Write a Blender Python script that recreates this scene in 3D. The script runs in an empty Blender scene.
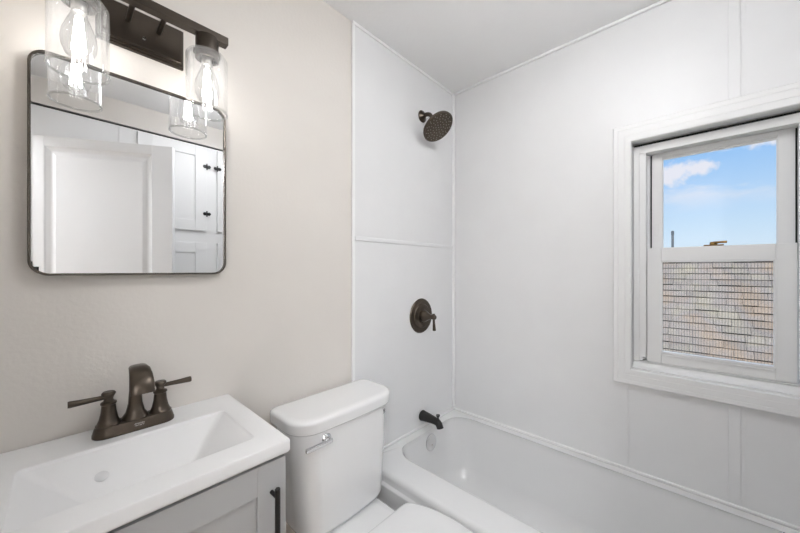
import bpy, bmesh, math, random
from mathutils import Vector, Matrix
PI = math.pi
random.seed(4)
S = bpy.context.scene
C = S.collection

# ---------------------------------------------------------------- camera, sky, sun, exposure
cam_d = bpy.data.cameras.new('camera')
cam_d.sensor_width = 36.0
cam_d.lens = 318.0 / 800.0 * 36.0
cam_d.shift_y = 3.5 / 800.0
cam_d.clip_start = 0.02
cam = bpy.data.objects.new('camera', cam_d)
C.objects.link(cam)
cam.location = (-1.671, -1.107, 1.26)
cam.rotation_euler = (PI / 2, 0, math.radians(43.0 - 90.0))
S.camera = cam

S.view_settings.view_transform = 'Standard'
S.view_settings.look = 'None'
S.view_settings.gamma = 1.0
S.view_settings.use_curve_mapping = False
S.view_settings.exposure = 0.05

W = bpy.data.worlds.new('sky')
S.world = W
W.use_nodes = True
nt = W.node_tree
nt.nodes.clear()
def wn(t, **k):
    n = nt.nodes.new(t)
    for a, b in k.items():
        setattr(n, a, b)
    return n
w_out = wn('ShaderNodeOutputWorld')
w_bg = wn('ShaderNodeBackground')
w_bg.inputs['Strength'].default_value = 0.97
w_tc = wn('ShaderNodeTexCoord')
w_sep = wn('ShaderNodeSeparateXYZ')
nt.links.new(w_tc.outputs['Generated'], w_sep.inputs[0])
w_ramp = wn('ShaderNodeValToRGB')
e = w_ramp.color_ramp.elements
e[0].position = 0.0; e[0].color = (0.78, 0.88, 0.99, 1)
e[1].position = 1.0; e[1].color = (0.16, 0.36, 0.80, 1)
m = e.new(0.10); m.color = (0.60, 0.78, 0.98, 1)
m = e.new(0.26); m.color = (0.33, 0.58, 0.96, 1)
nt.links.new(w_sep.outputs['Z'], w_ramp.inputs[0])
w_map = wn('ShaderNodeMapping')
w_map.inputs['Scale'].default_value = (2.2, 2.2, 7.0)
w_map.inputs['Location'].default_value = (0.35, 0.1, 0.25)
nt.links.new(w_tc.outputs['Generated'], w_map.inputs[0])
w_noi = wn('ShaderNodeTexNoise')
w_noi.inputs['Scale'].default_value = 2.6
w_noi.inputs['Detail'].default_value = 6.0
w_noi.inputs['Roughness'].default_value = 0.55
nt.links.new(w_map.outputs[0], w_noi.inputs['Vector'])
w_cr = wn('ShaderNodeValToRGB')
w_cr.color_ramp.elements[0].position = 0.50; w_cr.color_ramp.elements[0].color = (0, 0, 0, 1)
w_cr.color_ramp.elements[1].position = 0.66; w_cr.color_ramp.elements[1].color = (1, 1, 1, 1)
nt.links.new(w_noi.outputs['Fac'], w_cr.inputs[0])
w_hi = wn('ShaderNodeMapRange')
w_hi.inputs['From Min'].default_value = 0.13
w_hi.inputs['From Max'].default_value = 0.21
nt.links.new(w_sep.outputs['Z'], w_hi.inputs['Value'])
w_mu = wn('ShaderNodeMath', operation='MULTIPLY')
nt.links.new(w_cr.outputs[0], w_mu.inputs[0])
nt.links.new(w_hi.outputs[0], w_mu.inputs[1])
def cloud(c, sc, prev):
    d = wn('ShaderNodeVectorMath', operation='SUBTRACT'); nt.links.new(w_tc.outputs['Generated'], d.inputs[0]); d.inputs[1].default_value = c
    k = wn('ShaderNodeVectorMath', operation='MULTIPLY'); nt.links.new(d.outputs[0], k.inputs[0]); k.inputs[1].default_value = sc
    l = wn('ShaderNodeVectorMath', operation='LENGTH'); nt.links.new(k.outputs[0], l.inputs[0])
    n = wn('ShaderNodeTexNoise'); n.inputs['Scale'].default_value = 55.0; n.inputs['Detail'].default_value = 5.0
    nt.links.new(w_tc.outputs['Generated'], n.inputs['Vector'])
    a = wn('ShaderNodeMath', operation='MULTIPLY_ADD'); nt.links.new(n.outputs['Fac'], a.inputs[0]); a.inputs[1].default_value = 1.6; nt.links.new(l.outputs['Value'], a.inputs[2])
    r = wn('ShaderNodeMapRange', interpolation_type='SMOOTHSTEP'); nt.links.new(a.outputs[0], r.inputs['Value'])
    r.inputs['From Min'].default_value = 1.25; r.inputs['From Max'].default_value = 2.0; r.inputs['To Min'].default_value = 0.9; r.inputs['To Max'].default_value = 0.0
    mx = wn('ShaderNodeMath', operation='MAXIMUM'); nt.links.new(prev, mx.inputs[0]); nt.links.new(r.outputs[0], mx.inputs[1])
    return mx.outputs[0]
cl = cloud((0.974, 0.038, 0.222), (9, 24, 40), w_mu.outputs[0])
cl = cloud((0.972, -0.002, 0.228), (9, 30, 55), cl)
cl = cloud((0.962, -0.105, 0.266), (9, 26, 48), cl)
w_mix = wn('ShaderNodeMixRGB')
w_mix.inputs[2].default_value = (0.88, 0.86, 0.94, 1)
nt.links.new(cl, w_mix.inputs[0])
nt.links.new(w_ramp.outputs[0], w_mix.inputs[1])
nt.links.new(w_mix.outputs[0], w_bg.inputs['Color'])
nt.links.new(w_bg.outputs[0], w_out.inputs['Surface'])

sun_d = bpy.data.lights.new('sun', 'SUN')
sun_d.energy = 3.0
sun_d.angle = math.radians(0.6)
sun_d.color = (1.0, 0.95, 0.87)
sun = bpy.data.objects.new('sun', sun_d)
C.objects.link(sun)
sun.rotation_euler = Vector((0.62, -0.35, -0.8)).to_track_quat('-Z', 'Y').to_euler()

LAMP_POWER = 1.05          # each bulb of the vanity light
HALL_FILL_POWER = 39.0         # each unseen fill lamp added in the hallway behind the camera
ROOM_FILL_POWER = 12.6         # unseen fill lamp added to brighten the bathroom

# ---------------------------------------------------------------- materials
def mat(name, col, rough=0.5, metal=0.0, spec=0.5, bump=0.0, bscale=200.0, var=0.0, vscale=6.0, coat=0.0):
    m = bpy.data.materials.new(name)
    m.use_nodes = True
    t = m.node_tree
    b = t.nodes['Principled BSDF']
    b.inputs['Base Color'].default_value = (*col, 1)
    b.inputs['Roughness'].default_value = rough
    b.inputs['Metallic'].default_value = metal
    b.inputs['Specular IOR Level'].default_value = spec
    b.inputs['Coat Weight'].default_value = coat
    b.inputs['Coat Roughness'].default_value = 0.08
    tc = t.nodes.new('ShaderNodeTexCoord')
    if var:
        n = t.nodes.new('ShaderNodeTexNoise')
        n.inputs['Scale'].default_value = vscale
        n.inputs['Detail'].default_value = 4
        t.links.new(tc.outputs['Object'], n.inputs['Vector'])
        r = t.nodes.new('ShaderNodeValToRGB')
        r.color_ramp.elements[0].position = 0.3
        r.color_ramp.elements[1].position = 0.7
        r.color_ramp.elements[0].color = (*[c * (1 - var) for c in col], 1)
        r.color_ramp.elements[1].color = (*[min(1, c * (1 + var)) for c in col], 1)
        t.links.new(n.outputs['Fac'], r.inputs[0])
        t.links.new(r.outputs[0], b.inputs['Base Color'])
    if bump:
        n = t.nodes.new('ShaderNodeTexNoise')
        n.inputs['Scale'].default_value = bscale
        n.inputs['Detail'].default_value = 3
        t.links.new(tc.outputs['Object'], n.inputs['Vector'])
        bp = t.nodes.new('ShaderNodeBump')
        bp.inputs['Strength'].default_value = bump
        bp.inputs['Distance'].default_value = 0.002
        t.links.new(n.outputs['Fac'], bp.inputs['Height'])
        t.links.new(bp.outputs[0], b.inputs['Normal'])
    return m

M = {}
M['beige'] = mat('beige_wall_paint', (0.785, 0.744, 0.698), 0.6, bump=0.25, bscale=90, var=0.012, vscale=5)
M['ceil'] = mat('white_ceiling_paint', (0.95, 0.95, 0.95), 0.7, bump=0.3, bscale=60, var=0.012, vscale=4)
M['panel'] = mat('white_wall_panel', (0.845, 0.845, 0.85), 0.38, spec=0.4, bump=0.12, bscale=45, var=0.010, vscale=7)
M['strip'] = mat('white_plastic_strip', (0.95, 0.95, 0.95), 0.35)
M['trim'] = mat('white_trim_paint', (0.88, 0.88, 0.88), 0.4, bump=0.08, bscale=120)
M['vinyl'] = mat('white_vinyl', (0.86, 0.86, 0.86), 0.35)
M['bead'] = mat('bright_white_glazing_bead', (0.9, 0.9, 0.9), 0.3)
M['dark_gap'] = mat('black_gap_shade', (0.02, 0.02, 0.02), 0.8)  # flat black standing in for the shade inside narrow gaps
M['porcelain'] = mat('white_porcelain', (0.89, 0.89, 0.89), 0.12, coat=0.5)
M['tub'] = mat('white_tub_enamel', (0.84, 0.84, 0.84), 0.16, coat=0.4)
M['seat'] = mat('white_seat_plastic', (0.85, 0.85, 0.85), 0.22)
M['sink'] = mat('white_cultured_marble', (0.88, 0.88, 0.885), 0.30)
M['cap'] = mat('pale_grey_overflow_cap', (0.74, 0.74, 0.75), 0.35)
M['grey'] = mat('grey_cabinet_paint', (0.46, 0.465, 0.47), 0.42, var=0.01)
M['grey_in'] = mat('grey_cabinet_inside', (0.25, 0.25, 0.25), 0.6)
M['bronze'] = mat('oil_rubbed_bronze', (0.088, 0.071, 0.056), 0.30, 0.85, var=0.10, vscale=30)
M['bronze_d'] = mat('dark_bronze', (0.062, 0.050, 0.040), 0.32, 0.75, var=0.10, vscale=20)
M['near_black'] = mat('near_black_bronze', (0.030, 0.029, 0.028), 0.35, 0.6)
M['black'] = mat('matte_black_metal', (0.018, 0.018, 0.019), 0.38, 0.4)
M['chrome'] = mat('chrome', (0.74, 0.74, 0.75), 0.12, 1.0)
M['frame_metal'] = mat('dark_bronzed_steel', (0.13, 0.115, 0.10), 0.22, 1.0)
M['steel'] = mat('brushed_nickel', (0.55, 0.53, 0.50), 0.28, 1.0)
M['brass'] = mat('aged_brass', (0.20, 0.115, 0.035), 0.35, 0.8)
M['mark'] = mat('pale_printed_mark', (0.75, 0.73, 0.70), 0.4)
M['mark_d'] = mat('dark_printed_mark', (0.03, 0.03, 0.03), 0.5)
M['mirror'] = mat('mirror_silver', (0.86, 0.87, 0.88), 0.0, 1.0)
M['door'] = mat('white_door_paint', (0.80, 0.80, 0.805), 0.35)
M['cab_white'] = mat('white_cupboard_paint', (0.88, 0.88, 0.88), 0.4)
M['nozzle'] = mat('pale_rubber_nozzle', (0.30, 0.27, 0.23), 0.5)
M['siding'] = mat('pale_house_siding', (0.55, 0.55, 0.53), 0.7)
M['pole'] = mat('weathered_grey_pole', (0.16, 0.18, 0.20), 0.7)
M['ground'] = mat('dry_lawn', (0.20, 0.22, 0.10), 0.95, var=0.3, vscale=2)

def wood_floor():
    m = bpy.data.materials.new('tan_plank_floor'); m.use_nodes = True
    t = m.node_tree; b = t.nodes['Principled BSDF']
    tc = t.nodes.new('ShaderNodeTexCoord')
    br = t.nodes.new('ShaderNodeTexBrick')
    br.inputs['Scale'].default_value = 1.0
    br.inputs['Brick Width'].default_value = 0.9
    br.inputs['Row Height'].default_value = 0.12
    br.inputs['Mortar Size'].default_value = 0.0015
    br.inputs['Color1'].default_value = (0.56, 0.43, 0.31, 1)
    br.inputs['Color2'].default_value = (0.50, 0.37, 0.26, 1)
    br.inputs['Mortar'].default_value = (0.12, 0.08, 0.05, 1)
    t.links.new(tc.outputs['Object'], br.inputs['Vector'])
    mp = t.nodes.new('ShaderNodeMapping'); mp.inputs['Scale'].default_value = (2, 30, 1)
    t.links.new(tc.outputs['Object'], mp.inputs[0])
    n = t.nodes.new('ShaderNodeTexNoise'); n.inputs['Scale'].default_value = 4
    t.links.new(mp.outputs[0], n.inputs['Vector'])
    mx = t.nodes.new('ShaderNodeMixRGB'); mx.blend_type = 'OVERLAY'; mx.inputs[0].default_value = 0.4
    t.links.new(br.outputs['Color'], mx.inputs[1]); t.links.new(n.outputs['Fac'], mx.inputs[2])
    t.links.new(mx.outputs[0], b.inputs['Base Color'])
    b.inputs['Roughness'].default_value = 0.4
    return m
M['floor'] = wood_floor()

def shingles():
    m = bpy.data.materials.new('weathered_roof_shingle'); m.use_nodes = True
    t = m.node_tree; b = t.nodes['Principled BSDF']
    tc = t.nodes.new('ShaderNodeTexCoord')
    n = t.nodes.new('ShaderNodeTexNoise'); n.inputs['Scale'].default_value = 2.2; n.inputs['Detail'].default_value = 3
    t.links.new(tc.outputs['Object'], n.inputs['Vector'])
    r = t.nodes.new('ShaderNodeValToRGB')
    r.color_ramp.elements[0].position = 0.32; r.color_ramp.elements[0].color = (0.44, 0.335, 0.25, 1)
    r.color_ramp.elements[1].position = 0.68; r.color_ramp.elements[1].color = (0.46, 0.40, 0.30, 1)
    k = r.color_ramp.elements.new(0.5); k.color = (0.37, 0.32, 0.285, 1)
    t.links.new(n.outputs['Fac'], r.inputs[0])
    n2 = t.nodes.new('ShaderNodeTexNoise'); n2.inputs['Scale'].default_value = 60; n2.inputs['Detail'].default_value = 2
    t.links.new(tc.outputs['Object'], n2.inputs['Vector'])
    mx = t.nodes.new('ShaderNodeMixRGB'); mx.blend_type = 'OVERLAY'; mx.inputs[0].default_value = 0.5
    t.links.new(r.outputs[0], mx.inputs[1]); t.links.new(n2.outputs['Fac'], mx.inputs[2])
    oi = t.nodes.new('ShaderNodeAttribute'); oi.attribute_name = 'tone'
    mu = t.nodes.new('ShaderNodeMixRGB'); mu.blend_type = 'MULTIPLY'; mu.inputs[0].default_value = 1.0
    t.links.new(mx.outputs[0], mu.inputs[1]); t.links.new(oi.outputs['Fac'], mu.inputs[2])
    t.links.new(mu.outputs[0], b.inputs['Base Color'])
    b.inputs['Roughness'].default_value = 0.9
    return m
M['shingle'] = shingles()

def glass(name, tint=(1, 1, 1), refl=1.0, f0=0.04):
    m = bpy.data.materials.new(name); m.use_nodes = True
    t = m.node_tree; t.nodes.clear()
    o = t.nodes.new('ShaderNodeOutputMaterial')
    tr = t.nodes.new('ShaderNodeBsdfTransparent'); tr.inputs[0].default_value = (*tint, 1)
    gl = t.nodes.new('ShaderNodeBsdfGlossy'); gl.inputs['Roughness'].default_value = 0.02
    fr = t.nodes.new('ShaderNodeLayerWeight'); fr.inputs['Blend'].default_value = 0.5
    pw = t.nodes.new('ShaderNodeMath'); pw.operation = 'POWER'; pw.inputs[1].default_value = 3.2
    mu = t.nodes.new('ShaderNodeMath'); mu.operation = 'MULTIPLY_ADD'; mu.inputs[1].default_value = 0.75 * refl; mu.inputs[2].default_value = f0 * refl
    mx = t.nodes.new('ShaderNodeMixShader')
    t.links.new(fr.outputs['Facing'], pw.inputs[0]); t.links.new(pw.outputs[0], mu.inputs[0]); t.links.new(mu.outputs[0], mx.inputs[0])
    t.links.new(tr.outputs[0], mx.inputs[1]); t.links.new(gl.outputs[0], mx.inputs[2])
    t.links.new(mx.outputs[0], o.inputs[0])
    return m
M['pane'] = glass('window_glass', (0.98, 0.99, 0.985), 0.35)
M['shade'] = glass('clear_lamp_glass', (0.97, 0.97, 0.97), 0.9)
_t = M['shade'].node_tree
_mx = next(n for n in _t.nodes if n.type == 'MIX_SHADER'); _out = next(n for n in _t.nodes if n.type == 'OUTPUT_MATERIAL')
_tl = _t.nodes.new('ShaderNodeBsdfTranslucent'); _tl.inputs[0].default_value = (0.95, 0.95, 0.95, 1)
_m2 = _t.nodes.new('ShaderNodeMixShader'); _m2.inputs[0].default_value = 0.035
_t.links.new(_mx.outputs[0], _m2.inputs[1]); _t.links.new(_tl.outputs[0], _m2.inputs[2]); _t.links.new(_m2.outputs[0], _out.inputs[0])
M['shade_edge'] = glass('lamp_glass_edge', (0.86, 0.87, 0.86), 1.2, 0.10)
M['bulbglass'] = glass('clear_bulb_glass', (0.97, 0.97, 0.97), 1.0)

def screen_mat():
    m = bpy.data.materials.new('fine_insect_screen'); m.use_nodes = True
    t = m.node_tree; t.nodes.clear()
    o = t.nodes.new('ShaderNodeOutputMaterial')
    tr = t.nodes.new('ShaderNodeBsdfTransparent')
    df = t.nodes.new('ShaderNodeBsdfDiffuse'); df.inputs[0].default_value = (0.30, 0.30, 0.30, 1)
    tc = t.nodes.new('ShaderNodeTexCoord')
    sp = t.nodes.new('ShaderNodeSeparateXYZ'); t.links.new(tc.outputs['Object'], sp.inputs[0])
    def wires(sock, pitch):
        a = t.nodes.new('ShaderNodeMath'); a.operation = 'DIVIDE'; a.inputs[1].default_value = pitch
        t.links.new(sock, a.inputs[0])
        f = t.nodes.new('ShaderNodeMath'); f.operation = 'FRACT'; t.links.new(a.outputs[0], f.inputs[0])
        g = t.nodes.new('ShaderNodeMath'); g.operation = 'LESS_THAN'; g.inputs[1].default_value = 0.30
        t.links.new(f.outputs[0], g.inputs[0])
        return g.outputs[0]
    w1 = wires(sp.outputs['Y'], 0.0085)
    mx = t.nodes.new('ShaderNodeMath'); mx.operation = 'MULTIPLY'; mx.inputs[1].default_value = 0.20
    t.links.new(w1, mx.inputs[0])
    ms = t.nodes.new('ShaderNodeMixShader')
    t.links.new(mx.outputs[0], ms.inputs[0]); t.links.new(tr.outputs[0], ms.inputs[1]); t.links.new(df.outputs[0], ms.inputs[2])
    t.links.new(ms.outputs[0], o.inputs[0])
    return m
M['screen'] = screen_mat()

def emit(name, col, s):
    m = bpy.data.materials.new(name); m.use_nodes = True
    t = m.node_tree; t.nodes.clear()
    o = t.nodes.new('ShaderNodeOutputMaterial'); em = t.nodes.new('ShaderNodeEmission')
    em.inputs[0].default_value = (*col, 1); em.inputs[1].default_value = s
    t.links.new(em.outputs[0], o.inputs[0])
    return m
M['filament'] = emit('glowing_filament', (1.0, 0.98, 0.955), LAMP_POWER / (PI * 0.0075))

# ---------------------------------------------------------------- mesh helpers
def obj(name, bm, m, parent=None, smooth=35, wn_=False, loc=None):
    bmesh.ops.recalc_face_normals(bm, faces=bm.faces)
    me = bpy.data.meshes.new(name)
    bm.to_mesh(me); bm.free()
    me.materials.append(M[m] if isinstance(m, str) else m)
    if smooth:
        for p in me.polygons:
            p.use_smooth = True
        me.set_sharp_from_angle(angle=math.radians(smooth))
    o = bpy.data.objects.new(name, me)
    C.objects.link(o)
    if parent is not None:
        o.parent = parent
    if loc is not None:
        o.location = loc
    if wn_:
        md = o.modifiers.new('normals', 'WEIGHTED_NORMAL'); md.keep_sharp = True
    return o

def thing(name, label, cat, loc=(0, 0, 0), rotz=0.0, group=None):
    o = bpy.data.objects.new(name, None)
    o.empty_display_size = 0.05
    C.objects.link(o)
    o.location = loc; o.rotation_euler = (0, 0, rotz)
    o['label'] = label; o['category'] = cat
    if group: o['group'] = group
    return o

def struct(name, bm, m, **k):
    o = obj(name, bm, m, **k); o['kind'] = 'structure'; return o

def NB(): return bmesh.new()

def box(bm, a, b, bev=0.0, seg=2):
    x0, x1 = sorted((a[0], b[0])); y0, y1 = sorted((a[1], b[1])); z0, z1 = sorted((a[2], b[2]))
    t = bmesh.new()
    bmesh.ops.create_cube(t, size=1.0)
    for v in t.verts:
        v.co = Vector(((x0 + x1) / 2 + v.co.x * (x1 - x0), (y0 + y1) / 2 + v.co.y * (y1 - y0), (z0 + z1) / 2 + v.co.z * (z1 - z0)))
    if bev:
        bmesh.ops.bevel(t, geom=t.edges[:], offset=bev, segments=seg, profile=0.5, affect='EDGES')
    merge(bm, t)

def merge(bm, t, mtx=None):
    if mtx is not None:
        t.transform(mtx)
    me = bpy.data.meshes.new('tmp'); t.to_mesh(me); t.free()
    bm.from_mesh(me); bpy.data.meshes.remove(me)

def loft(bm, rings, cap0=True, cap1=True, closed=False):
    vs = [[bm.verts.new(p) for p in r] for r in rings]
    n = len(vs[0])
    rr = list(range(len(vs) - 1)) + ([len(vs) - 1] if closed else [])
    for i in rr:
        a, b = vs[i], vs[(i + 1) % len(vs)]
        for k in range(n):
            bm.faces.new((a[k], a[(k + 1) % n], b[(k + 1) % n], b[k]))
    if not closed:
        if cap0: bm.faces.new(list(reversed(vs[0])))
        if cap1: bm.faces.new(vs[-1])

def rrect(x0, x1, y0, y1, r, z, n=8, rr=None):
    """rounded rectangle ring; rr = four radii (x1y1, x0y1, x0y0, x1y0)"""
    rr = rr or (r, r, r, r)
    cs = [((x1, y1), (-1, -1), 0), ((x0, y1), (1, -1), PI / 2), ((x0, y0), (1, 1), PI), ((x1, y0), (-1, 1), 1.5 * PI)]
    out = []
    for (cx, cy), (sx, sy), a0 in cs:
        q = rr[cs.index(((cx, cy), (sx, sy), a0))]
        for k in range(n + 1):
            a = a0 + PI / 2 * k / n
            out.append(Vector((cx + sx * q + q * math.cos(a), cy + sy * q + q * math.sin(a), z)))
    return out

def lathe(bm, prof, mtx=None, n=32, cap=True):
    """prof: list of (r, z) turned about z"""
    t = bmesh.new()
    rings = [[Vector((max(r, 1e-5) * math.cos(2 * PI * k / n), max(r, 1e-5) * math.sin(2 * PI * k / n), z)) for k in range(n)] for r, z in prof]
    loft(t, rings, cap, cap)
    bmesh.ops.remove_doubles(t, verts=t.verts, dist=2e-5)
    merge(bm, t, mtx)

def frame(o, d, up=(0, 0, 1)):
    """matrix whose z axis points along d, at o"""
    z = Vector(d).normalized(); u = Vector(up)
    if abs(z.dot(u)) > 0.98: u = Vector((0, 1, 0))
    x = u.cross(z).normalized(); y = z.cross(x)
    m = Matrix((x, y, z)).transposed().to_4x4()
    m.translation = Vector(o)
    return m

def tube(bm, pts, rad, n=16, cap=True):
    pts = [Vector(p) for p in pts]
    rs = rad if isinstance(rad, (list, tuple)) else [rad] * len(pts)
    rings = []
    for i, p in enumerate(pts):
        d = (pts[min(i + 1, len(pts) - 1)] - pts[max(i - 1, 0)]).normalized()
        up = Vector((1, 0, 0)) if abs(d.x) < 0.9 else Vector((0, 0, 1))
        a = up.cross(d).normalized(); b = d.cross(a)
        rings.append([p + rs[i] * (a * math.cos(2 * PI * k / n) + b * math.sin(2 * PI * k / n)) for k in range(n)])
    loft(bm, rings, cap, cap)

def spline(pts, n=8, closed=False):
    P = [Vector(p) for p in pts]; out = []
    L = len(P)
    seg = L if closed else L - 1
    for i in range(seg):
        if closed:
            a, b, c, d = P[i - 1], P[i], P[(i + 1) % L], P[(i + 2) % L]
        else:
            a, b, c, d = P[max(i - 1, 0)], P[i], P[i + 1], P[min(i + 2, L - 1)]
        for k in range(n):
            t = k / n
            out.append(0.5 * ((2 * b) + (c - a) * t + (2 * a - 5 * b + 4 * c - d) * t * t + (3 * b - a - 3 * c + d) * t ** 3))
    if not closed: out.append(P[-1])
    return out

def interp(xs, ys, x):
    for i in range(len(xs) - 1):
        if x <= xs[i + 1]:
            t = (x - xs[i]) / (xs[i + 1] - xs[i]); t = max(0, t)
            return ys[i] + (ys[i + 1] - ys[i]) * t
    return ys[-1]

def text_mesh(name, body, size, m, parent, mtx, extr=0.0004, shear=0.0):
    cu = bpy.data.curves.new(name, 'FONT')
    cu.body = body; cu.size = size; cu.extrude = extr; cu.align_x = 'CENTER'; cu.align_y = 'CENTER'; cu.shear = shear
    o = bpy.data.objects.new(name, cu); C.objects.link(o)
    dg = bpy.context.evaluated_depsgraph_get()
    me = bpy.data.meshes.new_from_object(o.evaluated_get(dg))
    C.objects.unlink(o); bpy.data.objects.remove(o)
    me.transform(mtx); me.materials.clear(); me.materials.append(M[m]); me.name = name
    q = bpy.data.objects.new(name, me); C.objects.link(q); q.parent = parent
    return q

# ---------------------------------------------------------------- room shell
H = 2.351                 # ceiling
XC = -1.79                # face of the doorway wall
YD = -1.645               # face of the wall opposite the mirror
TX = -0.787               # edge of the tub surround on the vanity wall

b = NB(); box(b, (-3.3, -2.2, -0.06), (0.12, 0.12, 0.0)); struct('floor', b, 'floor', smooth=0)
b = NB(); box(b, (-3.3, -2.7, H), (0.12, 0.25, H + 0.06)); struct('ceiling', b, 'ceil', smooth=0)
b = NB(); box(b, (-1.89, 0.0, 0), (0.12, 0.12, H)); struct('wall_vanity', b, 'beige', smooth=0)
# window wall with an opening
WY0, WY1, WZ0, WZ1 = -1.405, -0.905, 0.84, 1.803
b = NB()
box(b, (0, -2.1, 0), (0.12, WY0, H)); box(b, (0, WY1, 0), (0.12, 0, H))
box(b, (0, WY0, 0), (0.12, WY1, WZ0)); box(b, (0, WY0, WZ1), (0.12, WY1, H))
struct('wall_window', b, 'panel', smooth=0)
# doorway wall on the left (photographer stands in its doorway)
b = NB()
box(b, (XC - 0.1, -0.93, 0), (XC, 0, H)); box(b, (XC - 0.1, YD - 0.4, 0), (XC, -1.62, H))
box(b, (XC - 0.1, -1.62, 2.03), (XC, -0.93, H))
struct('wall_doorway', b, 'beige', smooth=0)
# wall opposite the mirror: soffit over the built-in, tub end wall, back
b = NB()
box(b, (XC, YD - 0.36, 2.20), (-0.74, YD, H)); box(b, (-0.74, YD - 0.36, 0), (0, YD, H))
box(b, (XC - 0.1, YD - 0.46, 0), (0.12, YD - 0.37, H))
struct('wall_opposite', b, 'beige', smooth=0)
# hallway behind the doorway
b = NB()
box(b, (-3.3, -2.7, 0), (-3.2, 0.25, H)); box(b, (-3.2, 0.15, 0), (-1.79, 0.25, H)); box(b, (-3.2, -2.7, 0), (-1.79, -2.6, H))
box(b, (-1.89, -2.6, 0), (-1.79, -2.115, H)); box(b, (-1.89, 0.125, 0), (-1.80, 0.15, H))
struct('wall_hall', b, 'ceil', smooth=0)
b = NB(); box(b, (-3.3, -2.7, -0.06), (-1.79, -2.205, 0)); box(b, (-3.3, 0.125, -0.06), (-1.79, 0.25, 0)); struct('floor_hall', b, 'floor', smooth=0)

# surround panel on the vanity wall: two sheets and their strips
PT = 0.006
b = NB(); box(b, (TX, -PT, 0.40), (-0.0, 0, 1.392)); box(b, (TX, -PT, 1.408), (-0.0, 0, H)); struct('trim_1', b, 'panel', smooth=0)
b = NB(); box(b, (TX - 0.012, -0.011, 0.0), (TX + 0.003, -0.0005, H - 0.012), 0.003); struct('trim_2', b, 'strip', wn_=True)
b = NB(); box(b, (TX + 0.004, -0.0105, 1.390), (-0.014, -PT + 0.001, 1.410), 0.003); struct('trim_3', b, 'panel', wn_=True)
b = NB()
box(b, (-0.019, -0.019, 0.42), (-0.0005, -0.0005, H - 0.012), 0.005, 3); struct('trim_4', b, 'strip', wn_=True)
b = NB(); box(b, (TX - 0.012, -0.013, H - 0.014), (-0.0005, -0.0005, H - 0.0005), 0.004); struct('trim_5', b, 'strip', wn_=True)
b = NB(); box(b, (-0.013, YD + 0.002, H - 0.014), (-0.0005, -0.014, H - 0.0005), 0.004); struct('trim_6', b, 'strip', wn_=True)
# vertical seam strips on the window wall, above and below the window
b = NB()
for z0, z1 in ((0.425, 0.772), (1.882, H - 0.016)):
    box(b, (-0.0032, -1.222, z0), (-0.0003, -1.192, z1), 0.0012)
    box(b, (-0.0016, -1.236, z0), (-0.0003, -1.226, z1), 0.0006)
struct('trim_7', b, 'panel', wn_=True)
b = NB(); box(b, (-0.003, -0.895, 0.425), (-0.0003, -0.889, 0.772), 0.001); struct('trim_8', b, 'panel', wn_=True)
# bead where tub meets the walls
b = NB(); box(b, (-0.725, -0.014, 0.4005), (-0.0005, -PT + 0.001, 0.413), 0.004, 3); box(b, (-0.009, -1.52, 0.4005), (-0.0005, -0.012, 0.413), 0.004, 3)
struct('trim_9', b, 'strip', wn_=True)
b = NB(); box(b, (-1.295, -0.014, 0), (TX - 0.014, -0.0005, 0.10), 0.004); struct('baseboard_vanity', b, 'trim', wn_=True)
b = NB(); box(b, (-0.739, YD + 0.0005, 0.0), (-0.001, -1.53, H - 0.001)); struct('trim_10', b, 'panel', smooth=0)

# ---------------------------------------------------------------- window
def molded_casing():
    bm = NB()
    prof = [(0, -0.0005), (0, -0.017), (0.003, -0.020), (0.016, -0.020), (0.018, -0.019), (0.020, -0.020), (0.040, -0.021), (0.042, -0.020),
            (0.044, -0.021), (0.062, -0.021), (0.065, -0.018), (0.065, -0.0005)]   # (distance in from the outer edge, x)
    rings = []
    for d, x in prof:
        y0, y1, z0, z1 = WY0 - 0.065 + d, WY1 + 0.065 - d, WZ0 - 0.065 + d, WZ1 + 0.075 - d * (0.075 / 0.065)
        rings.append([Vector((x, y0, z0)), Vector((x, y1, z0)), Vector((x, y1, z1)), Vector((x, y0, z1))])
    loft(bm, rings, closed=True)
    return bm
win = struct('window_1', molded_casing(), 'trim', smooth=20)
def ring_frame(bm, x0, x1, y0, y1, z0, z1, wl, wr, wb, wt, bev=0.002):
    box(bm, (x0, y1 - wl, z0), (x1, y1, z1), bev); box(bm, (x0, y0, z0), (x1, y0 + wr, z1), bev)
    box(bm, (x0, y0 + wr, z0), (x1, y1 - wl, z0 + wb), bev); box(bm, (x0, y0 + wr, z1 - wt), (x1, y1 - wl, z1), bev)
# sill, jamb lining
b = NB()
rings = []
for x, z in ((-0.0005, 0.841), (-0.0005, 0.846), (0.018, 0.853), (0.032, 0.866), (0.118, 0.868), (0.118, 0.841)):
    rings.append([Vector((x, WY0 + 0.001, z)), Vector((x, WY1 - 0.001, z))])
vs = [[b.verts.new(p) for p in r] for r in rings]
for i in range(len(vs)):
    a, c = vs[i], vs[(i + 1) % len(vs)]
    b.faces.new((a[0], a[1], c[1], c[0]))
b.faces.new([v[0] for v in vs]); b.faces.new([v[1] for v in reversed(vs)])
obj('window_sill', b, 'trim', win, smooth=20)
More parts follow.
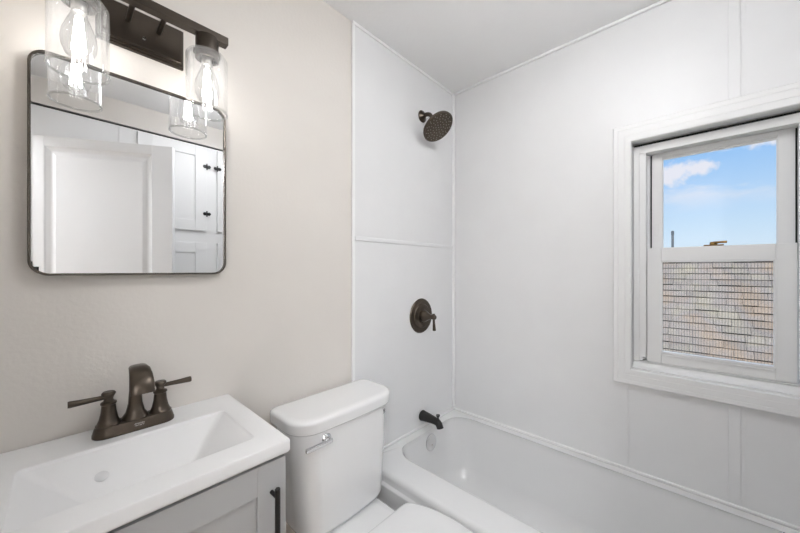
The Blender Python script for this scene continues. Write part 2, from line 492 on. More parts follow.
# vinyl frame with tracks
b = NB()
ring_frame(b, 0.028, 0.115, WY0 + 0.001, WY1 - 0.0015, 0.868, 1.790, 0.0205, 0.021, 0.003, 0.033)
for s, yy in ((-1, WY1 - 0.022), (1, WY0 + 0.022)):
    box(b, (0.034, yy, 0.874), (0.068, yy + s * 0.012, 1.757), 0.0015)
    box(b, (0.030, yy, 0.890), (0.040, yy + s * 0.0235, 1.757), 0.0015)
box(b, (0.072, WY1 - 0.0225, 0.872), (0.114, -0.9605, 1.757), 0.001); box(b, (0.072, WY0 + 0.0225, 0.872), (0.114, -1.3640, 1.757), 0.001)
obj('window_frame', b, 'vinyl', win, wn_=True)
b = NB()
box(b, (0.088, -0.9657, 0.872), (0.112, -0.9607, 1.757)); box(b, (0.088, -1.3638, 0.872), (0.112, -1.3590, 1.757))
box(b, (0.045, WY0 + 0.002, 1.7905), (0.110, WY1 - 0.002, 1.802))
obj('gap_shade_strip', b, 'dark_gap', win, smooth=0)  # black strips stand in for shade in the gaps beside sash and head
# lower sash
LY0, LY1 = -1.359, -0.952
b = NB(); ring_frame(b, 0.041, 0.070, LY0, LY1, 0.872, 1.353, 0.047, 0.049, 0.043, 0.058, 0.0025)
lower = obj('lower_sash', b, 'vinyl', win, wn_=True)
b = NB(); ring_frame(b, 0.038, 0.058, LY0 + 0.0475, LY1 - 0.0455, 0.9140, 1.2945, 0.0055, 0.0055, 0.008, 0.002, 0.001)
box(b, (0.036, LY0 + 0.055, 0.9055), (0.0425, LY1 - 0.053, 0.9095), 0.001)
obj('glazing_bead', b, 'bead', lower, wn_=True)
b = NB(); box(b, (0.054, LY0 + 0.051, 0.918), (0.057, LY1 - 0.049, 1.293)); obj('glass_pane', b, 'pane', lower, smooth=0)
# upper sash
UY0, UY1 = -1.3585, -0.966
b = NB(); ring_frame(b, 0.073, 0.100, UY0, UY1, 1.30, 1.757, 0.036, 0.040, 0.05, 0.022, 0.0025)
upper = obj('upper_sash', b, 'vinyl', win, wn_=True)
b = NB(); ring_frame(b, 0.079, 0.090, UY0 + 0.039, UY1 - 0.035, 1.349, 1.736, 0.003, 0.003, 0.003, 0.008, 0.001)
box(b, (0.0715, UY0 + 0.038, 1.742), (0.0735, UY1 - 0.034, 1.7455), 0.0008)
obj('glazing_bead', b, 'bead', upper, wn_=True)
b = NB(); box(b, (0.084, UY0 + 0.041, 1.351), (0.087, UY1 - 0.037, 1.733)); obj('glass_pane', b, 'pane', upper, smooth=0)
b = NB(); box(b, (0.0705, UY1 - 0.022, 1.405), (0.0735, UY1 - 0.012, 1.455), 0.001); obj('vent_latch', b, 'vinyl', upper, wn_=True)
b = NB(); box(b, (0.104, LY0 + 0.03, 0.875), (0.1055, LY1 - 0.03, 1.325)); obj('insect_screen', b, 'screen', win, smooth=0)
# sash lock on the meeting rail
b = NB()
ly = -1.155
box(b, (0.044, ly - 0.028, 1.3532), (0.066, ly + 0.028, 1.358), 0.0015)
lathe(b, [(0.011, 1.358), (0.011, 1.366), (0.008, 1.369), (0, 1.369)], Matrix.Translation((0.056, ly, 0)), 16)
tube(b, [(0.056, ly, 1.3655), (0.050, ly - 0.020, 1.3665), (0.047, ly - 0.036, 1.3665)], [0.005, 0.004, 0.0045], 8)
lk = obj('sash_lock', b, 'brass', win, wn_=True)

# ---------------------------------------------------------------- outside: neighbouring roof, ground, mast
RX0, RZ0, RX1, RZ1 = 4.45, -0.24, 6.18, 1.50
def roof():
    bm = NB()
    lay = bm.loops.layers.color.new('tone')
    d = Vector((RX1 - RX0, 0, RZ1 - RZ0)); L = d.length; d.normalize()
    nrm = Vector((-d.z, 0, d.x))
    expo = 0.135
    rows = int(L / expo) + 1
    def quad(ps, tone):
        f = bm.faces.new([bm.verts.new(p) for p in ps])
        for l in f.loops: l[lay] = (tone, tone, tone, 1)
    base = Vector((RX0, 0, RZ0))
    for r in range(rows):
        s0, s1 = r * expo, min(L, (r + 1) * expo)
        y = -7.0 + random.uniform(-0.2, 0.0)
        while y < 6.5:
            w = random.uniform(0.16, 0.34); tone = random.uniform(0.93, 1.06)
            h = 0.016 + random.uniform(0, 0.014)
            a = base + d * (s0 - 0.012) + nrm * h; c = base + d * s1 + nrm * 0.001
            g = 0.002
            p = [Vector((a.x, y + g, a.z)), Vector((a.x, y + w - g, a.z)), Vector((c.x, y + w - g, c.z)), Vector((c.x, y + g, c.z))]
            quad(p, tone)
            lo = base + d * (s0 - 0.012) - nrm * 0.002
            quad([Vector((lo.x, y + g, lo.z)), Vector((lo.x, y + w - g, lo.z)), p[1], p[0]], tone * random.choice((0.35, 0.5, 0.8, 0.95)))  # dark tarry butt edges, also toned down to deepen the row shadow lines
            y += w
    # deck under the shingles and the far slope
    a, c = base - nrm * 0.004, base + d * L - nrm * 0.004
    quad([Vector((a.x, -7, a.z)), Vector((a.x, 6.5, a.z)), Vector((c.x, 6.5, c.z)), Vector((c.x, -7, c.z))], 0.4)
    quad([Vector((c.x, -7, c.z)), Vector((c.x, 6.5, c.z)), Vector((c.x + 3, 6.5, a.z)), Vector((c.x + 3, -7, a.z))], 0.9)
    me_fix = bm
    return me_fix
house = thing('house', 'neighbouring house with weathered grey shingle roof outside the window', 'house', (6.2, 0, -3.2))
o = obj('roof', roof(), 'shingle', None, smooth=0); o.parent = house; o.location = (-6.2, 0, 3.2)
b = NB(); box(b, (RX0 + 0.35, -6.7, -3.2), (8.8, 6.2, RZ0 + 0.10)); o = obj('house_wall', b, 'siding', house, smooth=0); o.location = (-6.2, 0, 3.2)
b = NB(); box(b, (0.5, -40, -3.3), (60, 40, -3.2)); struct('ground', b, 'ground', smooth=0)
b = NB(); tube(b, [(10.5, -0.597, -3.2), (10.5, -0.597, 2.28)], [0.05, 0.028], 10); lathe(b, [(0.036, 2.28), (0.036, 2.38), (0.02, 2.40)], Matrix.Translation((10.5, -0.597, 0)), 10)
o = obj('utility_pole', b, 'pole'); o['label'] = 'thin grey pole standing beyond the shingle roof at left of the window'; o['category'] = 'pole'

# ---------------------------------------------------------------- bathtub
tub = thing('bathtub', 'white alcove bathtub along the window wall', 'bathtub', (-0.36, -0.76, 0))
def tb(): return Matrix.Translation((0.36, 0.76, 0))
b = NB()
R = [(-0.737, -0.001, -1.522, -0.0068, 0.004, 0.002), (-0.737, -0.001, -1.522, -0.0068, 0.004, 0.346), (-0.735, -0.001, -1.522, -0.0068, 0.004, 0.352),
     (-0.726, -0.001, -1.522, -0.0068, 0.004, 0.3545), (-0.7235, -0.001, -1.522, -0.0068, 0.004, 0.358), (-0.723, -0.001, -1.522, -0.0068, 0.004, 0.376), (-0.719, -0.001, -1.522, -0.0068, 0.004, 0.389),
     (-0.711, -0.001, -1.522, -0.0068, 0.004, 0.397), (-0.698, -0.001, -1.522, -0.0068, 0.004, 0.400),
     (-0.600, -0.050, -1.455, -0.058, 0.105, 0.4005), (-0.588, -0.045, -1.447, -0.051, 0.105, 0.398), (-0.578, -0.044, -1.440, -0.048, 0.105, 0.390),
     (-0.572, -0.046, -1.430, -0.050, 0.108, 0.370), (-0.552, -0.062, -1.380, -0.063, 0.115, 0.24), (-0.535, -0.078, -1.32, -0.078, 0.12, 0.135),
     (-0.515, -0.098, -1.28, -0.105, 0.12, 0.092), (-0.475, -0.135, -1.235, -0.15, 0.11, 0.072), (-0.42, -0.19, -1.18, -0.21, 0.09, 0.067)]
loft(b, [rrect(*r, n=10) for r in R], True, True)
b.transform(tb())
obj('tub_shell', b, 'tub', tub, smooth=60)
# overflow plate
b = NB()
dn = Vector((0, -0.99, 0.11))
mt = frame((-0.302, -0.056, 0.330), dn)
lathe(b, [(0.0, 0.0), (0.041, 0.0), (0.043, 0.003), (0.042, 0.007), (0.034, 0.010), (0.0, 0.0115)], mt, 36)
b.transform(tb()); ov = obj('overflow_plate', b, 'chrome', tub)
b = NB(); lathe(b, [(0.0, 0.0), (0.005, 0.0), (0.005, 0.0025), (0, 0.003)], mt @ Matrix.Translation((0.0, -0.012, 0.0105)), 12)
b.transform(tb()); obj('screw', b, 'steel', ov)
b = NB(); lathe(b, [(0.0, 0.067), (0.032, 0.067), (0.034, 0.070), (0.026, 0.072), (0.0, 0.070)], Matrix.Translation((-0.30, -0.30, 0)), 24)
b.transform(tb()); obj('drain', b, 'chrome', tub)

# ---------------------------------------------------------------- shower fittings
def local(bm, loc): bm.transform(Matrix.Translation(-Vector(loc)))
sl = (-0.315, -PT, 2.10)
sh = thing('overhead_shower', 'round bronze rain shower head on a short bent arm', 'shower head', sl)
b = NB(); lathe(b, [(0.0, 0), (0.031, 0), (0.033, 0.004), (0.028, 0.010), (0.017, 0.016), (0.012, 0.022), (0, 0.022)], frame(sl, (0, -1, 0)), 28); local(b, sl)
obj('flange', b, 'bronze', sh)
nrm = Vector((0.0, -0.62, -0.785)).normalized()
ctr = Vector((-0.315, -0.116, 2.010))
bk = ctr - nrm * 0.046
pts = spline([(-0.315, -0.012, 2.10), (-0.315, -0.040, 2.101), (-0.315, -0.062, 2.092), (-0.315, -0.078, 2.068), tuple(bk + nrm * 0.004)], 6)
b = NB(); tube(b, pts, 0.0105, 14); local(b, sl); obj('arm', b, 'bronze', sh)
b = NB()
lathe(b, [(0, -0.050), (0.015, -0.050), (0.017, -0.044), (0.015, -0.034), (0.020, -0.026), (0.045, -0.016), (0.078, -0.010), (0.086, -0.006), (0.087, 0.002), (0.083, 0.006), (0.080, 0.003), (0, 0.003)], frame(ctr, nrm), 40)
local(b, sl); hd = obj('head', b, 'bronze', sh)
b = NB()
for ring, cnt in ((0.0, 1), (0.016, 6), (0.032, 12), (0.048, 16), (0.063, 20), (0.073, 14)):
    for k in range(cnt):
        a = 2 * PI * k / cnt + ring * 30
        lathe(b, [(0.0028, 0.0025), (0.0022, 0.0055), (0, 0.006)], frame(ctr, nrm) @ Matrix.Translation((ring * math.cos(a), ring * math.sin(a), 0)), 6)
local(b, sl); o = obj('spray_nozzles', b, 'nozzle', hd); o['label'] = 'pale rubber nozzle dots'

vl = (-0.325, -PT, 1.011)
va = thing('shower_valve', 'round bronze shower valve trim with single lever handle', 'shower valve', vl)
f0 = frame((0, 0, 0), (0, -1, 0))
b = NB(); lathe(b, [(0, 0), (0.092, 0), (0.094, 0.003), (0.090, 0.008), (0.066, 0.010), (0.063, 0.013), (0.040, 0.015), (0.038, 0.017), (0, 0.017)], f0, 48); obj('escutcheon', b, 'bronze', va)
b = NB(); lathe(b, [(0.030, 0.016), (0.031, 0.030), (0.029, 0.034), (0.020, 0.050), (0.014, 0.066), (0.012, 0.076), (0.013, 0.080), (0.013, 0.096), (0.010, 0.100), (0, 0.100)], f0, 28)
hb = obj('handle', b, 'bronze', va)
b = NB()
tube(b, [(0, -0.088, -0.004), (0.001, -0.089, -0.03), (0.003, -0.090, -0.066), (0.003, -0.090, -0.071)], [0.0065, 0.0065, 0.0092, 0.0088], 14)
tube(b, [(0, -0.088, 0.008), (0, -0.088, 0.018)], [0.007, 0.0075], 12)
obj('lever', b, 'bronze', hb)

pl = (-0.314, -PT, 0.464)
sp = thing('tub_spout', 'dark bronze tub spout with diverter knob above overflow plate', 'tub spout', pl)
b = NB()
sec = [(0.0, 0.0, 0.027, 0.027), (-0.004, 0.0, 0.029, 0.029), (-0.010, 0.0, 0.027, 0.027), (-0.045, 0.000, 0.0245, 0.0235), (-0.072, -0.001, 0.0225, 0.020), (-0.090, -0.002, 0.0215, 0.0185)]
rings = []
for y, z, rx, rz in sec:
    rings.append([Vector((rx * math.cos(2 * PI * k / 20), y, z + rz * math.sin(2 * PI * k / 20))) for k in range(20)])
for y, z, a, r in ((-0.104, -0.005, 30, 0.0190), (-0.114, -0.012, 58, 0.0185), (-0.120, -0.023, 70, 0.018), (-0.123, -0.030, 74, 0.018)):
    ar = math.radians(a)
    rings.append([Vector((r * math.cos(2 * PI * k / 20), y + r * math.sin(2 * PI * k / 20) * -math.sin(ar), z + r * math.sin(2 * PI * k / 20) * math.cos(ar))) for k in range(20)])
loft(b, rings); obj('spout_body', b, 'near_black', sp, smooth=50)
b = NB(); lathe(b, [(0.005, 0), (0.005, 0.014), (0.0105, 0.022), (0.0105, 0.027), (0.004, 0.029), (0, 0.029)], Matrix.Translation((0, -0.108, 0.008)), 16); obj('diverter_knob', b, 'near_black', sp)

# ---------------------------------------------------------------- toilet
TL = (-0.955, 0.0, 0.0)
to = thing('toilet', 'white two-piece toilet with closed lid between vanity and bathtub', 'toilet', TL)
def tring(hw, yb, yf, rb, rf, bul, z, n=8):
    pts = rrect(-hw, hw, yf, yb, rf, z, n, (rb, rb, rf, rf))
    for p in pts:
        k = (yb - p.y) / (yb - yf)
        p.y -= bul * max(0.0, k) ** 2 * (1 - (p.x / hw) ** 2)
    # extra points along the front so the bulge is smooth
    out = []
    L = len(pts)
    for i in range(L):
        out.append(pts[i])
        if i == 3 * (n + 1) - 1 or i == (n + 1) - 1:
            a, c = pts[i], pts[(i + 1) % L]
            for j in range(1, 9):
                q = a.lerp(c, j / 9)
                k = (yb - q.y) / (yb - yf)
                if k > 0.5:
                    q.y = (yf) - bul * (1 - (q.x / hw) ** 2)
                out.append(q)
    return out
b = NB()
loft(b, [tring(0.158, -0.054, -0.180, 0.03, 0.05, 0.012, 0.370), tring(0.174, -0.044, -0.194, 0.03, 0.06, 0.012, 0.376), tring(0.182, -0.038, -0.201, 0.03, 0.065, 0.012, 0.394),
         tring(0.193, -0.032, -0.204, 0.03, 0.068, 0.012, 0.52), tring(0.208, -0.026, -0.205, 0.03, 0.070, 0.010, 0.732)])
obj('tank', b, 'porcelain', to, smooth=50, wn_=True)
b = NB()
loft(b, [tring(0.210, -0.020, -0.209, 0.03, 0.070, 0.010, 0.7335), tring(0.219, -0.014, -0.215, 0.03, 0.074, 0.010, 0.7345), tring(0.221, -0.012, -0.217, 0.03, 0.076, 0.010, 0.738),
         tring(0.222, -0.011, -0.218, 0.03, 0.077, 0.010, 0.764), tring(0.221, -0.012, -0.217, 0.03, 0.076, 0.010, 0.770), tring(0.218, -0.015, -0.214, 0.03, 0.074, 0.010, 0.7745), tring(0.213, -0.020, -0.209, 0.03, 0.071, 0.010, 0.7775), tring(0.206, -0.027, -0.202, 0.03, 0.068, 0.010, 0.779), tring(0.195, -0.038, -0.191, 0.02, 0.06, 0.009, 0.7795)])
obj('tank_lid', b, 'porcelain', to, smooth=60, wn_=True)
# flush lever
b = NB()
lathe(b, [(0, 0), (0.017, 0), (0.018, 0.003), (0.014, 0.008), (0.008, 0.010), (0.008, 0.018), (0, 0.018)], frame((-0.112, -0.209, 0.702), (0, -1, 0)), 20)
fl = obj('flush_lever', b, 'chrome', to)
b = NB()
box(b, (-0.198, -0.232, 0.693), (-0.100, -0.222, 0.707), 0.003)
obj('lever_arm', b, 'chrome', fl, wn_=True)
# maker's mark on the tank's upper right
mk = frame((0.152, -0.2125, 0.708), (0.35, -1, 0.0))
b = NB()
for (x, y, w, h, a) in ((-0.006, 0.005, 0.0025, 0.013, 0.35), (0.001, 0.005, 0.0025, 0.013, -0.35), (0.006, 0.002, 0.008, 0.0028, 0.3), (0.006, -0.005, 0.008, 0.0028, -0.2), (-0.003, -0.006, 0.008, 0.0025, 0.0)):
    t = NB(); box(t, (-w / 2, -h / 2, 0), (w / 2, h / 2, 0.0006))
    merge(b, t, mk @ Matrix.Translation((x, y, 0)) @ Matrix.Rotation(a, 4, 'Z'))
obj('maker_mark', b, 'mark_d', to, smooth=0)
# bowl
def egg(hw, yb, yf, z, n=40):
    cy = yb + (yf - yb) * 0.42
    out = []
    for k in range(n):
        a = 2 * PI * k / n
        s = math.sin(a); ry = (yb - cy) if s > 0 else (cy - yf)
        out.append(Vector((hw * math.copysign(abs(math.cos(a)) ** 0.85, math.cos(a)), cy + ry * math.copysign(abs(s) ** 0.9, s), z)))
    return out
b = NB()
loft(b, [egg(0.115, -0.16, -0.60, 0.001), egg(0.115, -0.16, -0.60, 0.02), egg(0.105, -0.18, -0.58, 0.06), egg(0.105, -0.19, -0.58, 0.14), egg(0.125, -0.21, -0.63, 0.22), egg(0.160, -0.27, -0.74, 0.31), egg(0.176, -0.33, -0.785, 0.36), egg(0.178, -0.350, -0.790, 0.386), egg(0.172, -0.356, -0.78, 0.392)])
loft(b, [rrect(-0.09, 0.09, -0.34, -0.045, 0.04, 0.10), rrect(-0.10, 0.10, -0.36, -0.040, 0.04, 0.30), rrect(-0.134, 0.134, -0.40, -0.034, 0.04, 0.334), rrect(-0.140, 0.140, -0.42, -0.030, 0.04, 0.355), rrect(-0.137, 0.137, -0.415, -0.034, 0.04, 0.365), rrect(-0.130, 0.130, -0.41, -0.04, 0.04, 0.3685)])
obj('bowl', b, 'porcelain', to, smooth=50)
half = [(0.0, -0.345), (0.07, -0.345), (0.118, -0.346), (0.134, -0.352), (0.150, -0.375), (0.168, -0.42), (0.181, -0.48), (0.184, -0.55), (0.176, -0.63), (0.155, -0.70), (0.118, -0.76), (0.065, -0.797), (0.0, -0.808)]
def seat_ring(sc, z):
    loop = [(x, y) for x, y in half] + [(-x, y) for x, y in reversed(half[1:-1])]
    p = spline([(x, y, 0) for x, y in loop], 4, True)
    c = Vector((0, -0.56, 0))
    out = []
    for q in p:
        d = q - c
        l = d.length
        q2 = c + d * ((l + sc) / l)
        out.append(Vector((q2.x, q2.y, z)))
    return out
b = NB(); loft(b, [seat_ring(-0.008, 0.3975), seat_ring(-0.004, 0.3975), seat_ring(-0.001, 0.400), seat_ring(-0.001, 0.410), seat_ring(-0.004, 0.4125)]); obj('seat', b, 'seat', to, smooth=50)
b = NB(); loft(b, [seat_ring(-0.006, 0.413), seat_ring(0.0, 0.414), seat_ring(0.002, 0.417), seat_ring(0.002, 0.424), seat_ring(-0.002, 0.429), seat_ring(-0.010, 0.4315), seat_ring(-0.05, 0.433)]); obj('seat_lid', b, 'seat', to, smooth=60)
for s in (-1, 1):
    b = NB(); box(b, (s * 0.085 - 0.018, -0.352, 0.3687), (s * 0.085 + 0.018, -0.326, 0.409), 0.005, 3); obj('seat_hinge', b, 'seat', to, wn_=True)

# ---------------------------------------------------------------- vanity cabinet
VX0, VX1, VT = -1.772, -1.296, 0.861
VF = -0.392
vc = thing('vanity_cabinet', 'small grey shaker vanity cabinet with black bar handle', 'cabinet', (-1.536, -0.2, 0))
off = Vector((1.536, 0.2, 0))
b = NB()
cx0, cx1 = VX0 + 0.006, VX1 - 0.006
box(b, (cx0, VF + 0.020, 0.09), (cx0 + 0.016, -0.004, 0.8275), 0.001); box(b, (cx1 - 0.016, VF + 0.020, 0.09), (cx1, -0.004, 0.8275), 0.001)
box(b, (cx0 + 0.016, VF + 0.020, 0.09), (cx1 - 0.016, -0.004, 0.106)); box(b, (cx0 + 0.016, -0.014, 0.106), (cx1 - 0.016, -0.004, 0.8275))
box(b, (cx0 + 0.016, VF + 0.020, 0.755), (cx1 - 0.016, VF + 0.036, 0.8275)); box(b, (cx0 + 0.016, VF + 0.02, 0.106), (cx1 - 0.016, VF + 0.036, 0.14))
box(b, (cx0, VF + 0.070, 0.0), (cx1, VF + 0.086, 0.09)); box(b, (cx0, VF + 0.086, 0.0), (cx0 + 0.016, -0.004, 0.09)); box(b, (cx1 - 0.016, VF + 0.086, 0.0), (cx1, -0.004, 0.09))
b.transform(Matrix.Translation(off)); obj('cabinet_body', b, 'grey', vc, wn_=True)
b = NB()
dx0, dx1, dz0, dz1 = cx0 + 0.001, cx1 - 0.001, 0.11, 0.819
st = 0.066
for a, c in (((dx0, VF, dz0), (dx0 + st, VF + 0.019, dz1)), ((dx1 - st, VF, dz0), (dx1, VF + 0.019, dz1)), ((dx0 + st, VF, dz1 - st), (dx1 - st, VF + 0.019, dz1)), ((dx0 + st, VF, dz0), (dx1 - st, VF + 0.019, dz0 + st))):
    box(b, a, c, 0.0012)
box(b, (dx0 + st - 0.003, VF + 0.008, dz0 + st - 0.003), (dx1 - st + 0.003, VF + 0.016, dz1 - st + 0.003))
b.transform(Matrix.Translation(off)); vd = obj('door', b, 'grey', vc, wn_=True)
b = NB()
hx, hy = -1.3375, VF - 0.030
tube(b, [(hx, hy, 0.772), (hx, hy, 0.770), (hx, hy, 0.607), (hx, hy, 0.605)], [0.0045, 0.006, 0.006, 0.0045], 16)
for z in (0.750, 0.628):
    tube(b, [(hx, hy, z), (hx, VF - 0.0002, z)], 0.0045, 12)
b.transform(Matrix.Translation(off)); obj('handle', b, 'black', vd)

# sink top
sk = thing('sink_top', 'white integral sink countertop on the grey vanity', 'sink', (-1.536, -0.2, 0.83))
so = Matrix.Translation((1.536, 0.2, -0.83))
b = NB()
Y0, Y1 = -0.4035, -0.0015
BX0, BX1, BY0, BY1 = -1.730, -1.351, -0.338, -0.118
R = [(VX0 + 0.009, VX1 - 0.009, Y0 + 0.009, Y1, 0.004, 0.8285), (VX0 + 0.003, VX1 - 0.003, Y0 + 0.003, Y1, 0.004, 0.830), (VX0, VX1, Y0, Y1, 0.005, 0.835),
     (VX0, VX1, Y0, Y1, 0.005, 0.856), (VX0 + 0.0015, VX1 - 0.0015, Y0 + 0.0015, Y1 - 0.0005, 0.005, 0.8595), (VX0 + 0.005, VX1 - 0.005, Y0 + 0.005, Y1 - 0.001, 0.005, VT),
     (BX0 - 0.004, BX1 + 0.004, BY0 - 0.004, BY1 + 0.004, 0.016, VT), (BX0, BX1, BY0, BY1, 0.014, VT - 0.0012), (BX0 + 0.004, BX1 - 0.004, BY0 + 0.003, BY1 - 0.003, 0.014, VT - 0.006),
     (BX0 + 0.140, BX1 - 0.140, BY0 + 0.030, BY1 - 0.158, 0.014, VT - 0.088), (BX0 + 0.155, BX1 - 0.155, BY0 + 0.033, BY1 - 0.170, 0.006, VT - 0.092)]
loft(b, [rrect(*r, n=5) for r in R], False, True); b.transform(so)
obj('basin', b, 'sink', sk, smooth=24, wn_=True)
b = NB()
mt = frame((-1.609, -0.1835, 0.8215), (0, -0.49, 0.872))
lathe(b, [(0.0, 0.0), (0.011, 0.0), (0.0118, 0.0016), (0.010, 0.0026), (0.0, 0.0030)], mt, 24); b.transform(so)
obj('overflow_cap', b, 'cap', sk)
b = NB(); lathe(b, [(0, 0.7685), (0.006, 0.7685), (0.006, 0.771), (0.004, 0.772), (0, 0.7722)], Matrix.Translation((-1.54, -0.298, 0)), 24); b.transform(so)
obj('drain', b, 'bronze', sk)

# faucet
FL = (-1.538, -0.063, VT)
fa = thing('faucet', 'oil-rubbed bronze centerset faucet with two lever handles on the sink', 'faucet', FL)
b = NB()
loft(b, [rrect(-0.081, 0.081, -0.029, 0.029, 0.028, 0.0003), rrect(-0.081, 0.081, -0.029, 0.029, 0.028, 0.006), rrect(-0.080, 0.080, -0.027, 0.027, 0.026, 0.009), rrect(-0.077, 0.077, -0.0255, 0.0255, 0.025, 0.020), rrect(-0.074, 0.074, -0.023, 0.023, 0.0225, 0.025), rrect(-0.06, 0.06, -0.015, 0.015, 0.0145, 0.026)])
obj('base_plate', b, 'bronze', fa, smooth=40)
text_mesh('maker_mark', 'American', 0.0052, 'mark', fa, Matrix.Translation((0.004, -0.0262, 0.0172)) @ Matrix.Rotation(PI / 2, 4, 'X'), 0.0003, 0.3)
text_mesh('maker_mark', 'Standard', 0.0052, 'mark', fa, Matrix.Translation((0.004, -0.0264, 0.0128)) @ Matrix.Rotation(PI / 2, 4, 'X'), 0.0003, 0.3)
# spout: (y, z, half width x, half thickness)
b = NB()
path = [(0.004, 0.024, 0.0270, 0.0255), (0.004, 0.030, 0.0255, 0.0245), (0.004, 0.040, 0.0190, 0.0185), (0.004, 0.062, 0.0142, 0.0145), (0.003, 0.095, 0.0125, 0.0115), (-0.001, 0.124, 0.0130, 0.0095),
        (-0.014, 0.148, 0.0150, 0.0080), (-0.036, 0.160, 0.0180, 0.0075), (-0.062, 0.159, 0.0205, 0.0070), (-0.084, 0.149, 0.0218, 0.0070), (-0.098, 0.135, 0.0226, 0.0070), (-0.105, 0.119, 0.0230, 0.0070), (-0.107, 0.112, 0.0226, 0.0065)]
rings = []
PV = [Vector((0, p[0], p[1])) for p in path]
for i, p in enumerate(path):
    d = (PV[min(i + 1, len(PV) - 1)] - PV[max(i - 1, 0)]).normalized()
    if i < 4: d = Vector((0, 0, 1))
    nv = Vector((1, 0, 0)).cross(d)
    rings.append([PV[i] + Vector((1, 0, 0)) * p[2] * math.copysign(abs(math.cos(2 * PI * k / 28)) ** 0.8, math.cos(2 * PI * k / 28)) + nv * p[3] * math.copysign(abs(math.sin(2 * PI * k / 28)) ** 0.8, math.sin(2 * PI * k / 28)) for k in range(28)])
loft(b, rings); obj('spout', b, 'bronze', fa, smooth=50)
for s in (-1, 1):
    hx = s * 0.0508
    b = NB()
    lathe(b, [(0.0245, 0.023), (0.0245, 0.027), (0.0218, 0.029), (0.0178, 0.040), (0.0146, 0.056), (0.0132, 0.073), (0.0155, 0.0755), (0.0150, 0.079), (0.0100, 0.082), (0.0085, 0.087), (0.0105, 0.093), (0.0135, 0.098), (0.0135, 0.101), (0.011, 0.104), (0, 0.1045)], Matrix.Translation((hx, 0, 0)), 28)
    h = obj('handle', b, 'bronze', fa)
    b = NB()
    tube(b, [(hx, 0, 0.092), (hx + s * 0.02, -0.001, 0.092), (hx + s * 0.045, -0.003, 0.0925), (hx + s * 0.066, -0.005, 0.0935), (hx + s * 0.069, -0.005, 0.0935)], [0.0055, 0.0055, 0.0065, 0.0078, 0.0072], 14)
    obj('lever', b, 'bronze', h)

# ---------------------------------------------------------------- mirror
ML = (-1.516, 0.0, 1.5035)
mi = thing('mirror', 'rounded rectangular wall mirror in thin metal frame above the sink', 'mirror', ML)
def vr(hw, hh, r, y, n=8):
    return [Vector((p.x, y, p.y)) for p in rrect(-hw, hw, -hh, hh, r, 0, n)]
b = NB()
loft(b, [vr(0.203, 0.2565, 0.034, -0.0005), vr(0.203, 0.2565, 0.034, -0.0255), vr(0.2018, 0.2553, 0.033, -0.0268), vr(0.1992, 0.2527, 0.031, -0.0268), vr(0.1980, 0.2515, 0.030, -0.0255), vr(0.1980, 0.2515, 0.030, -0.0005)], closed=True)
obj('frame', b, 'frame_metal', mi, smooth=40)
b = NB(); loft(b, [vr(0.1979, 0.2514, 0.030, -0.008), vr(0.1979, 0.2514, 0.030, -0.020)]); obj('mirror_glass', b, 'mirror', mi, smooth=20)

# ---------------------------------------------------------------- vanity light
LC = (-1.516, 0.0, 1.90)
vl_ = thing('vanity_light', 'dark bronze two-bulb vanity light with clear glass cylinders', 'wall light', LC)
b = NB()
def pr(hw, hh, y): return [Vector((x, y, z)) for x, z in ((-hw, -hh), (hw, -hh), (hw, hh), (-hw, hh))]
loft(b, [pr(0.093, 0.055, -0.0005), pr(0.093, 0.055, -0.010), pr(0.091, 0.053, -0.012), pr(0.089, 0.051, -0.012), pr(0.089, 0.051, -0.017), pr(0.087, 0.049, -0.019), pr(0.085, 0.047, -0.019), pr(0.085, 0.047, -0.0235), pr(0.083, 0.045, -0.025)])
bp = obj('backplate', b, 'bronze_d', vl_, smooth=20)
LY = -0.115
LZ = 0.012
b = NB(); box(b, (-0.176, LY - 0.0125, LZ - 0.010), (0.176, LY + 0.0125, LZ + 0.012), 0.0015); obj('bar', b, 'bronze_d', vl_, wn_=True)
for x in (-0.032, 0.032):
    b = NB(); tube(b, [(x, -0.0245, LZ), (x, LY + 0.012, LZ)], 0.006, 12); obj('arm', b, 'bronze_d', vl_)
b = NB(); lathe(b, [(0, 0), (0.005, 0), (0.005, 0.003), (0.003, 0.006), (0, 0.006)], frame((0.0, -0.0248, -0.022), (0, -1, 0)), 12); obj('cap_nut', b, 'chrome', vl_)
